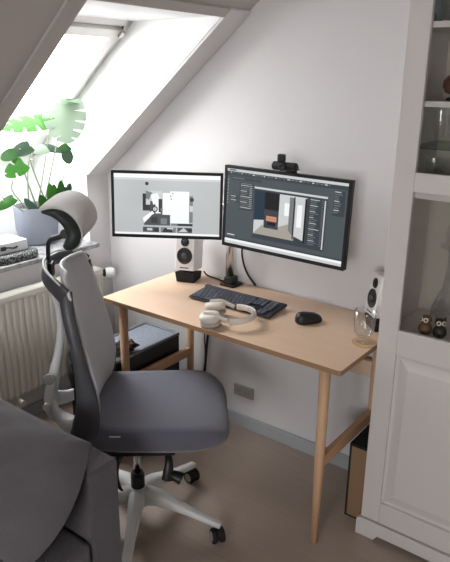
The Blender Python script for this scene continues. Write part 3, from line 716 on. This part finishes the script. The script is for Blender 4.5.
# star base
A0 = math.radians(19)-TH
def pol(r, a, z): return V((r*math.cos(a), r*math.sin(a), z))
bm = bmesh.new()
lathe(bm, [(.03, .085), (.038, .09), (.04, .15), (.033, .168), (.0, .168)][:4], 24)
for k_ in range(5):
    a = A0+k_*2*PI/5
    sweep(bm, smoothpts([pol(.01, a, .128), pol(.08, a, .135), pol(.18, a, .112), pol(.33, a, .076)], 5), [.03, .03, .025, .019, .016], [.036, .034, .024, .014, .011], side=(-math.sin(a), math.cos(a), 0), n=14, power=.7)
mk('star_base', bm, FRAMEL, ch, smooth=True)
def caster(a, yaw):
    p = pol(.318, a, 0)
    R_ = Matrix.Translation(p) @ Matrix.Rotation(yaw, 4, 'Z')
    bm = bmesh.new(); cyl(bm, (p.x, p.y, .045), (0, 0, 1), .006, .03, 10); sweep(bm, [R_ @ V((0, -.006, .034)), R_ @ V((0, .006, .034))], .026, n=16)
    c = mk('caster', bm, BLACK, ch)
    for s in (-1, 1):
        bm = bmesh.new()
        lathe(bm, [(.012, 0), (.027, .001), (.0285, .004), (.0285, .013), (.026, .016), (.022, .017), (.020, .015), (.006, .015)], 26, 0, R_ @ axis_m((0, s*.007, .0285), (0, s, 0)))
        w = mk('wheel', bm, [BLACKM], c)
        bm = bmesh.new(); lathe(bm, [(.018, 0), (.018, .0015), (.001, .002)], 22, 0, R_ @ axis_m((0, s*.0225, .0285), (0, s, 0))); mk('wheel_cap', bm, SOCK, c)
for k_, yw in enumerate((-1.3, -.8, .4, 1.0, .2)): caster(A0+k_*2*PI/5, yw)
bm = bmesh.new(); cyl(bm, (0, 0, .16), (0, 0, 1), .026, .058, 24); cyl(bm, (0, 0, .218), (0, 0, 1), .021, .012, 24); mk('column_sleeve', bm, BLACK, ch)
bm = bmesh.new(); cyl(bm, (0, 0, .22), (0, 0, 1), .013, .18, 20); mk('gas_lift', bm, CHROME, ch, smooth=True)
bm = bmesh.new(); box(bm, (-.13, -.07, .385), (.15, .07, .425)); box(bm, (-.15, -.19, .42), (.15, .19, .452)); mk('tilt_mechanism', bm, BLACKM, ch, bevel=.008)
def lever(pts, ra, rb, nm='lever'):
    bm = bmesh.new(); sweep(bm, smoothpts(pts, 4), ra, rb, n=10); mk(nm, bm, BLACK, ch, smooth=True)
lever([(.10, -.06, .41), (.125, -.16, .40), (.125, -.185, .36), (.12, -.19, .33)], [.010, .012, .018, .020], [.008, .009, .012, .013])
lever([(.125, -.185, .345), (.145, -.19, .345), (.17, -.195, .335)], [.012, .02, .024], [.012, .016, .02], 'lever_paddle')
lever([(-.03, -.17, .43), (-.045, -.2, .405), (-.05, -.205, .36), (-.04, -.205, .315), (-.03, -.205, .30)], [.011, .012, .012, .008, .004], [.006, .006, .006, .005, .004])
# seat
def seatfn(p):
    u = (p.x+.17)/.5
    y = p.y*(.95+.05*min(1, max(0, u*1.6)))
    z = p.z
    if p.z > .47:
        z += .012*(abs(p.y)/.22)**2-.004
        z -= .035*max(0, (u-.80)/.2)**2
        z += .012*max(0, (.25-u)/.25)
    return V((p.x, y, z))
bm = bmesh.new()
loft(bm, [super_ring(.074, 0, .262*a, .228*b, z, p_, 64, seatfn) for a, b, z, p_ in ((.86, .86, .449, 4), (.95, .95, .452, 4), (1.0, .99, .468, 5), (1.0, 1, .505, 5.5), (.995, .992, .520, 5.5), (.975, .968, .529, 5), (.88, .86, .532, 3.6), (.6, .6, .533, 3), (.3, .3, .532, 2.5), (.05, .05, .531, 2))])
mk('seat', bm, SEATF, ch, smooth=True)
mk('seat_label', B((-.062, -.2228, .517), (-.026, -.2185, .521)), FRAMEL, ch)
# backrest mesh panel
prof = [(-.186, 1.045), (-.168, 1.0), (-.152, .935), (-.137, .869), (-.122, .80), (-.11, .749), (-.10, .70), (-.094, .643), (-.098, .59), (-.115, .53), (-.145, .47)]
bp = smoothpts([(u, 0, z) for u, z in prof], 4)
bm = bmesh.new(); rings = []
nb = len(bp)
for i, p in enumerate(bp):
    t = i/(nb-1)
    e = .62+.38*math.sqrt(1-(1-min(1, t/.13))**2) if t < .5 else .6+.4*math.sqrt(1-(1-min(1, (1-t)/.14))**2)
    w = (.176+.035*min(1, t*2.2)-.035*max(0, t-.7)/.3)*e
    rings.append([V((p.x-.034*(1-(a/10)**2)*(1-.35*t)+.0, w*a/10, p.z)) for a in range(-10, 11)])
loft(bm, rings, cap=False, closed=False)
o = mk('backrest_mesh', bm, MESHF, ch, smooth=True); s_ = o.modifiers.new('solid', 'SOLIDIFY'); s_.thickness = .014; s_.offset = 0
# rim of the backrest (light edge at the top)
edge = [r[0] for r in rings[2:16]]
bm = bmesh.new(); loop = [rings[i][0] for i in range(6, 0, -1)]+[rings[0][k_] for k_ in range(0, 21, 2)]+[rings[i][-1] for i in range(1, 7)]
sweep(bm, loop, .006, n=8); mk('backrest_rim', bm, FRAMEL, ch, smooth=True)
# dark side frames
for s in (-1, 1):
    q = smoothpts([(-.178, s*.175, 1.0), (-.168, s*.2, .93), (-.15, s*.215, .84), (-.135, s*.22, .74), (-.125, s*.222, .64), (-.135, s*.215, .56), (-.16, s*.19, .49), (-.12, s*.12, .445), (-.05, s*.07, .425)], 5)
    bm = bmesh.new(); sweep(bm, q, [.009, .011, .013, .015, .017, .018, .017, .015, .012], [.022, .02, .02, .024, .036, .044, .034, .024, .02], side=(0, 1, 0), n=14); mk('side_frame', bm, FRAMED, ch, smooth=True)
# loop behind the top of the back
q = smoothpts([(-.178, -.185, .99), (-.205, -.17, 1.01), (-.25, -.11, 1.03), (-.272, 0, 1.035), (-.25, .11, 1.03), (-.205, .17, 1.01), (-.178, .185, .99)], 6)
bm = bmesh.new(); sweep(bm, q, [.009, .008, .008, .008, .008, .008, .009], [.03, .028, .024, .024, .024, .028, .03], n=12)
mk('upper_frame', bm, FRAMED, ch, smooth=True)
bm = bmesh.new(); sweep(bm, [p+V((-.002, 0, .026)) for p in q], .0035, .0035, n=8); mk('upper_frame_edge', bm, FRAMEL, ch, smooth=True)
# light grey spine
q = smoothpts([(-.262, 0, 1.02), (-.25, 0, .93), (-.24, 0, .84), (-.25, 0, .74), (-.275, 0, .64), (-.295, 0, .54), (-.285, 0, .48), (-.20, 0, .435), (-.08, 0, .415)], 5)
bm = bmesh.new(); sweep(bm, q, [.018, .02, .022, .024, .028, .032, .032, .03, .03], [.009, .009, .011, .014, .019, .022, .018, .015, .013], side=(0, 1, 0), n=14, power=.7); mk('spine', bm, FRAMEL, ch, smooth=True)
bm = bmesh.new(); cyl(bm, (-.285, -.036, .635), (0, -1, 0), .02, .006, 24); mk('pivot_disc', bm, SOCK, ch)
bm = bmesh.new(); cyl(bm, (-.30, -.036, .53), (0, -1, 0), .014, .012, 20); mk('pivot_bolt', bm, WHITE, ch)
for s in (-1, 1):
    bm = bmesh.new(); sweep(bm, smoothpts([(-.285, s*.02, .53), (-.24, s*.10, .50), (-.19, s*.16, .52), (-.15, s*.198, .56)], 4), [.008, .01, .014, .012], [.03, .024, .026, .03], n=10); mk('bracket', bm, FRAMEL, ch, smooth=True)
for y_ in (-.03, .03):
    bm = bmesh.new(); cyl(bm, (-.20, y_, .50), (0, 0, 1), .006, .20, 10); mk('lumbar_rod', bm, BLACK, ch)
bm = bmesh.new(); sweep(bm, smoothpts([(-.18, -.15, .70), (-.21, -.06, .70), (-.21, .06, .70), (-.18, .15, .70)], 4), .008, .045, n=10); mk('lumbar_support', bm, BLACK, ch, smooth=True)
# headrest
bm = bmesh.new(); sweep(bm, smoothpts([(-.263, 0, 1.0), (-.263, 0, 1.06), (-.26, 0, 1.105), (-.25, 0, 1.122), (-.225, 0, 1.130), (-.195, 0, 1.143)], 4), [.012, .011, .010, .010, .011, .012], [.007, .007, .007, .008, .009, .01], side=(0, 1, 0), n=10); box(bm, (-.278, -.02, 1.0), (-.250, .02, 1.045)); mk('headrest_post', bm, BLACK, ch)
bm = bmesh.new(); sweep(bm, [V((-.20, -.018, 1.145)), V((-.20, .018, 1.145))], .016, n=14); mk('headrest_pivot', bm, BLACK, ch)
bm = bmesh.new(); bmesh.ops.create_uvsphere(bm, u_segments=18, v_segments=12, radius=1); 
for v in bm.verts: v.co = V((-.172+v.co.x*.022, v.co.y*.04, 1.163+v.co.z*.03))
mk('headrest_bracket', bm, FRAMEL, ch, smooth=True)
outer = smoothpts([(-.240, 0, 1.248), (-.205, 0, 1.256), (-.168, 0, 1.247), (-.137, 0, 1.218), (-.122, 0, 1.178), (-.130, 0, 1.143), (-.152, 0, 1.124), (-.170, 0, 1.124)], 3)
inner = smoothpts([(-.238, 0, 1.243), (-.213, 0, 1.234), (-.190, 0, 1.218), (-.173, 0, 1.195), (-.167, 0, 1.172), (-.173, 0, 1.150), (-.180, 0, 1.136), (-.175, 0, 1.126)], 3)
def hrow(pts, v):
    t = abs(v)/.15
    out = []
    c = V((-.17, 0, 1.19))
    sc = 1-.06*t**8
    for p in pts:
        q_ = c+(V(p)-c)*sc
        out.append(V((q_.x-.02*(1-t*t), v, q_.z-.012*(1-t*t))))
    return out
vs_ = [-.15, -.147, -.14, -.12, -.09, -.06, -.03, 0, .03, .06, .09, .12, .14, .147, .15]
bm = bmesh.new(); loft(bm, [hrow(outer, v)+hrow(inner, v)[::-1] for v in vs_]); mk('headrest_shell', bm, RUBBER, ch, smooth=True)
bm = bmesh.new(); loft(bm, [hrow([V(p)+(V(p)-V((-.185, 0, 1.175))).normalized()*.004 for p in outer[0:-3]], v) for v in vs_[1:-1]], cap=False, closed=False)
o = mk('headrest_pad', bm, HEADF, ch, smooth=True); s_ = o.modifiers.new('solid', 'SOLIDIFY'); s_.thickness = .004; s_.offset = 0

# ------------------------------------------------------------------ sofa and cushion
sf = root('sofa', (.8, -2.05, 0), 'dark grey fabric sofa in the foreground, its squared arm beside the chair', 'sofa')
def FL(p): return V(p)-sf.location
def soft(name, a, b, r=.03, m=SOFAF):
    bm = bmesh.new(); box(bm, FL(a), FL(b)); return mk(name, bm, m, sf, bevel=r, seg=4)
soft('armrest', (.30, -1.262, .04), (1.268, -1.153, .592), .012)
soft('armrest', (.30, -2.95, .04), (1.268, -2.84, .592), .012)
soft('base', (.30, -2.84, .04), (1.25, -1.262, .20), .012)
soft('backrest', (.14, -2.84, .2), (.42, -1.264, .74), .05)
soft('seat_cushion', (.42, -2.05, .2), (1.27, -1.266, .372), .022)
soft('seat_cushion', (.42, -2.838, .2), (1.27, -2.054, .372), .022)
for x in (.36, 1.2):
    for y in (-1.21, -2.89): mk('foot', B(FL((x-.02, y-.02, 0)), FL((x+.02, y+.02, .04))), BLACKM, sf)

def pillow(name, ctr, ex, ey, w, h, th, label):
    ex = V(ex).normalized(); ey = V(ey); ey = (ey-ex*ey.dot(ex)).normalized(); ez = ex.cross(ey)
    bm = bmesh.new(); n = 28; L = []
    for sgn in (1, -1):
        g = []
        for i in range(n+1):
            row = []
            for j in range(n+1):
                a = 2*i/n-1; b = 2*j/n-1
                pin = 1-.07*(1-abs(a)**2)*abs(b)**3; pin2 = 1+.2*math.sin(PI*(1-b)/2*.88)
                t_ = ((1-a**4)*(1-b**4))**.5
                wr = .010*math.sin(7*a+3*b)*math.sin(5*b-2*a+1)*t_+.006*math.sin(13*a-9*b)*t_
                p = V(ctr)+ex*(w/2*a*pin2)+ey*(h/2*b*pin)+ez*((.5*t_*th+.003+wr) if sgn > 0 else -(.12*t_*th+.003))
                row.append(bm.verts.new(p))
            g.append(row)
        for i in range(n):
            for j in range(n): bm.faces.new((g[i][j], g[i+1][j], g[i+1][j+1], g[i][j+1]))
        L.append(g)
    a_, b_ = L
    per = [(i, 0) for i in range(n)]+[(n, j) for j in range(n)]+[(i, n) for i in range(n, 0, -1)]+[(0, j) for j in range(n, 0, -1)]
    for k_ in range(len(per)):
        i, j = per[k_]; i2, j2 = per[(k_+1) % len(per)]
        bm.faces.new((a_[i][j], a_[i2][j2], b_[i2][j2], b_[i][j]))
    r = mk(name, bm, CUSHF, smooth=True)
    return tag(r, label, 'cushion')
pl = pillow('sofa_cushion', (.905, -1.345, .532), (1, -.02, 0), (0, .74, .66), .64, .37, .26, 'large dark grey cushion leaning on the sofa arm in the lower left corner')

# ------------------------------------------------------------------ things on the sill
bm = bmesh.new()
loft(bm, [super_ring(0, 0, .085*a, .30*b, z, 6, 48) for a, b, z in ((.93, .97, 0), (1, 1, .008), (1, 1, .03), (.94, .98, .038))])
o = mk('speckled_blanket', bm, STONE, smooth=True); o.location = (-.045, -.70+.0, .8174)
o.scale = (1, .38, 1); o.location = (-.04, -.588, .8174)
tag(o, 'black and white speckled slab lying on the sill beneath the pale case', 'slab')
cs = root('storage_case', (-.075, -.62, .8556), 'pale grey flat case with a dark latch on the sill left of the pot', 'case')
mk('body', B((-.08, -.14, 0), (.072, .11, .05)), BOXW, cs, bevel=.006)
bm = bmesh.new(); sweep(bm, smoothpts([(.073, -.02, .028), (.084, -.005, .03), (.08, .03, .022), (.073, .05, .024)], 4), .005, .004, n=8); box(bm, (.072, -.035, .018), (.08, -.012, .036)); mk('latch', bm, BLACK, cs)

# ------------------------------------------------------------------ potted monstera
pt = root('potted_monstera', (-.2, -.31, .8174), 'monstera with split green leaves in a pale blue-grey pot on the sill', 'plant')
def PL(p): return V(p)-pt.location
bm = bmesh.new()
lathe(bm, [(.085, 0), (.094, .004), (.099, .02), (.103, .068), (.1055, .072), (.1085, .185), (.1075, .190), (.1015, .190), (.1, .17), (.001, .168)], 44); mk('pot', bm, POTM, pt, smooth=False, bevel=.0015)
bm = bmesh.new(); lathe(bm, [(.099, .165), (.099, .172), (.05, .178), (.001, .18)], 24); mk('soil', bm, SOIL, pt)
def stem(a, b, bend=.04, r=.0032):
    a = V(a); b = V(b); m_ = (a+b)/2+V((0, (a.y-b.y)*-.25, bend))
    bm = bmesh.new(); sweep(bm, smoothpts([PL(a), PL(m_), PL(b)], 6), [r*1.3, r, r*.8], n=8); mk('stem', bm, STEM, pt, smooth=True)
def monstera(c, d, up, L, W, m, cuts=5, droop=.25):
    """leaf: base at c, pointing along d, 'up' its face normal; cut in from the edges like a monstera"""
    d = V(d).normalized(); up = V(up); up = (up-d*up.dot(d)).normalized(); s = d.cross(up)
    bm = bmesh.new(); n = 48; C0 = PL(c)
    def pos(t, w): return C0+d*(t*L)+s*(w*W)-up*(droop*L*(t*t*.6+w*w*.5))
    for sg in (-1, 1):
        rows = []
        for i in range(n+1):
            t = i/n
            w = .5*math.sin(PI*(t*.90+.10)**.62)**.75
            if cuts and .10 < t < .90:
                ph = (t*cuts+.35*(sg > 0)) % 1.0
                if ph < .13: w *= .45
            rows.append([pos(t-.10*(1-t)**3*min(1, w*2)*k_/3+.55*w*k_/3*t, sg*w*k_/3) for k_ in range(4)])
        for i in range(n):
            for k_ in range(3):
                q = [rows[i][k_], rows[i+1][k_], rows[i+1][k_+1], rows[i][k_+1]]
                try: bm.faces.new([bm.verts.new(p) for p in q])
                except ValueError: pass
    bmesh.ops.remove_doubles(bm, verts=bm.verts, dist=.0004)
    mk('leaf', bm, m, pt, smooth=True)
cp = (-.2, -.31, .99)
# big pale split leaf, top right
monstera((.05, -.292, 1.515), (.12, -.05, -1), (1, -.9, .25), .185, .20, LEAFP, 5, .25)
monstera((.04, -.30, 1.522), (.3, .8, .05), (.2, -.1, 1), .10, .11, LEAF, 0, .3)
stem((-.19, -.27, .99), (.048, -.275, 1.515), .0)
# bright green leaf to the left
monstera((-.05, -.33, 1.43), (.05, -1, -.05), (.5, -.1, .75), .23, .12, LEAFB, 4, .15)
monstera((-.05, -.34, 1.435), (.2, 1, .0), (.5, -.1, .8), .08, .10, LEAFB, 0, .2)
stem((-.2, -.30, .99), (-.05, -.288, 1.44), .0)
# middle grey-green leaves
monstera((-.08, -.30, 1.30), (.0, -.8, .0), (.5, 0, .8), .09, .07, LEAFP, 0, .3)
monstera((-.08, -.30, 1.30), (.1, 1, -.05), (.5, 0, .8), .09, .07, LEAFD, 0, .3)
monstera((-.06, -.41, 1.32), (0, -1, -.25), (.7, 0, .6), .10, .07, LEAFD, 0, .3)
stem((-.2, -.35, .99), (-.06, -.40, 1.32), .03)
monstera((-.02, -.48, 1.25), (.1, -1, -.4), (.7, -.1, .5), .11, .08, LEAFB, 2, .25)
monstera((-.05, -.50, 1.30), (.1, -1, -.3), (.6, 0, .6), .08, .06, LEAF, 0, .2)
stem((-.22, -.29, .99), (-.05, -.47, 1.31), .12); stem((-.18, -.25, .99), (-.02, -.43, 1.26), .10)
stem((-.15, -.38, .99), (.0, -.56, 1.18), .03); stem((-.17, -.40, .99), (.0, -.62, 1.10), .05)
monstera((-.02, -.55, 1.10), (.1, -.9, -.3), (.6, -.3, .5), .10, .05, LEAFB, 0, .25)
# small dark leaves, right
monstera((-.09, -.10, 1.275), (.1, .55, .75), (.7, -.5, .3), .09, .05, LEAFD, 0, .2)
monstera((-.09, -.10, 1.275), (.1, 1, -.45), (.7, -.5, .5), .10, .04, LEAFP, 0, .3)
monstera((-.07, -.18, 1.30), (.1, -.9, -.25), (.6, 0, .6), .075, .05, LEAF, 0, .2)
monstera((-.07, -.20, 1.27), (.1, .35, -1), (.9, -.3, .1), .06, .06, LEAFD, 0, .1)
stem((-.16, -.25, .99), (-.08, -.17, 1.30), -.01); stem((-.08, -.18, 1.25), (-.09, -.10, 1.275), -.02)
# upright leaves and round ones near the pot
for (x, y, z, dx, dy, L_, W_, m_) in ((-.12, -.26, 1.0, 0, -.12, .12, .05, LEAFB), (-.11, -.22, 1.0, 0, .08, .13, .05, LEAF), (-.14, -.24, 1.0, .1, .0, .11, .045, LEAFB), (-.12, -.30, .99, .1, -.5, .09, .05, LEAF), (-.13, -.36, .99, .2, -.9, .10, .04, LEAFD)):
    monstera((x, y, z), (dx, dy, 1), (1, -.6, 0), L_, W_, m_, 0, .15)
for (y, z) in ((-.20, 1.045), (-.175, 1.07), (-.235, 1.03), (-.15, 1.05), (-.14, 1.085)):
    bm = bmesh.new(); bmesh.ops.create_uvsphere(bm, u_segments=14, v_segments=8, radius=1)
    for v in bm.verts: v.co = PL((-.13+v.co.x*.012, y+v.co.y*.023, z+v.co.z*.02))
    mk('leaf', bm, LEAFD, pt, smooth=True)
stem((-.17, -.25, .99), (-.13, -.14, 1.08), .02)

# ------------------------------------------------------------------ light: overcast sky through the skylight and the added window
w = bpy.data.worlds.new('overcast'); bpy.context.scene.world = w; w.use_nodes = True
bg = w.node_tree.nodes['Background']; bg.inputs['Color'].default_value = (.97, .985, 1, 1); bg.inputs['Strength'].default_value = 12.5
def portal(loc, d, sx, sy, name):
    l = bpy.data.lights.new(name, 'AREA'); l.shape = 'RECTANGLE'; l.size = sx; l.size_y = sy
    l.cycles.is_portal = True
    o = bpy.data.objects.new(name, l); C.objects.link(o); o.location = loc
    o.rotation_euler = V(d).to_track_quat('-Z', 'Y').to_euler(); return o
pc_ = wp(SL/2, (YO+YL)/2, .10)
o = portal(pc_, -wn, YO-YL+.1, SL+.2, 'skylight_daylight'); o.rotation_euler = (0, 0, 0)
xa = V((0, 1, 0)); za = wn; ya = za.cross(xa)
o.matrix_world = Matrix.Translation(pc_) @ Matrix((xa, ya, za)).transposed().to_4x4()
portal(((GX0+GX1)/2, YE-.12, (GZ0+GZ1)/2), (0, 1, 0), GX1-GX0, GZ1-GZ0, 'added_window_daylight')  # portal for the added fill window, out of view

# ------------------------------------------------------------------ camera
cam = bpy.data.cameras.new('camera'); co = bpy.data.objects.new('camera', cam); C.objects.link(co)
yaw, pitch, roll = .6479, .31893, .01084
f0 = V((-math.sin(yaw), math.cos(yaw), 0)); r0 = V((math.cos(yaw), math.sin(yaw), 0)); u0 = V((0, 0, 1))
f = f0*math.cos(pitch)-u0*math.sin(pitch); u = u0*math.cos(pitch)+f0*math.sin(pitch)
r = r0*math.cos(roll)+u*math.sin(roll); u2 = u*math.cos(roll)-r0*math.sin(roll)
co.matrix_world = Matrix.Translation(V((2.4225, -2.1802, 1.6292))) @ Matrix((r, u2, -f)).transposed().to_4x4()
cam.sensor_fit = 'VERTICAL'; cam.sensor_height = 24; cam.lens = 24*615.84/562; cam.clip_start = .05
sc = bpy.context.scene; sc.camera = co
sc.cycles.transparent_max_bounces = 24
sc.view_settings.view_transform = 'Standard'; sc.view_settings.look = 'None'; sc.view_settings.gamma = 1
sc.view_settings.exposure = 0.72
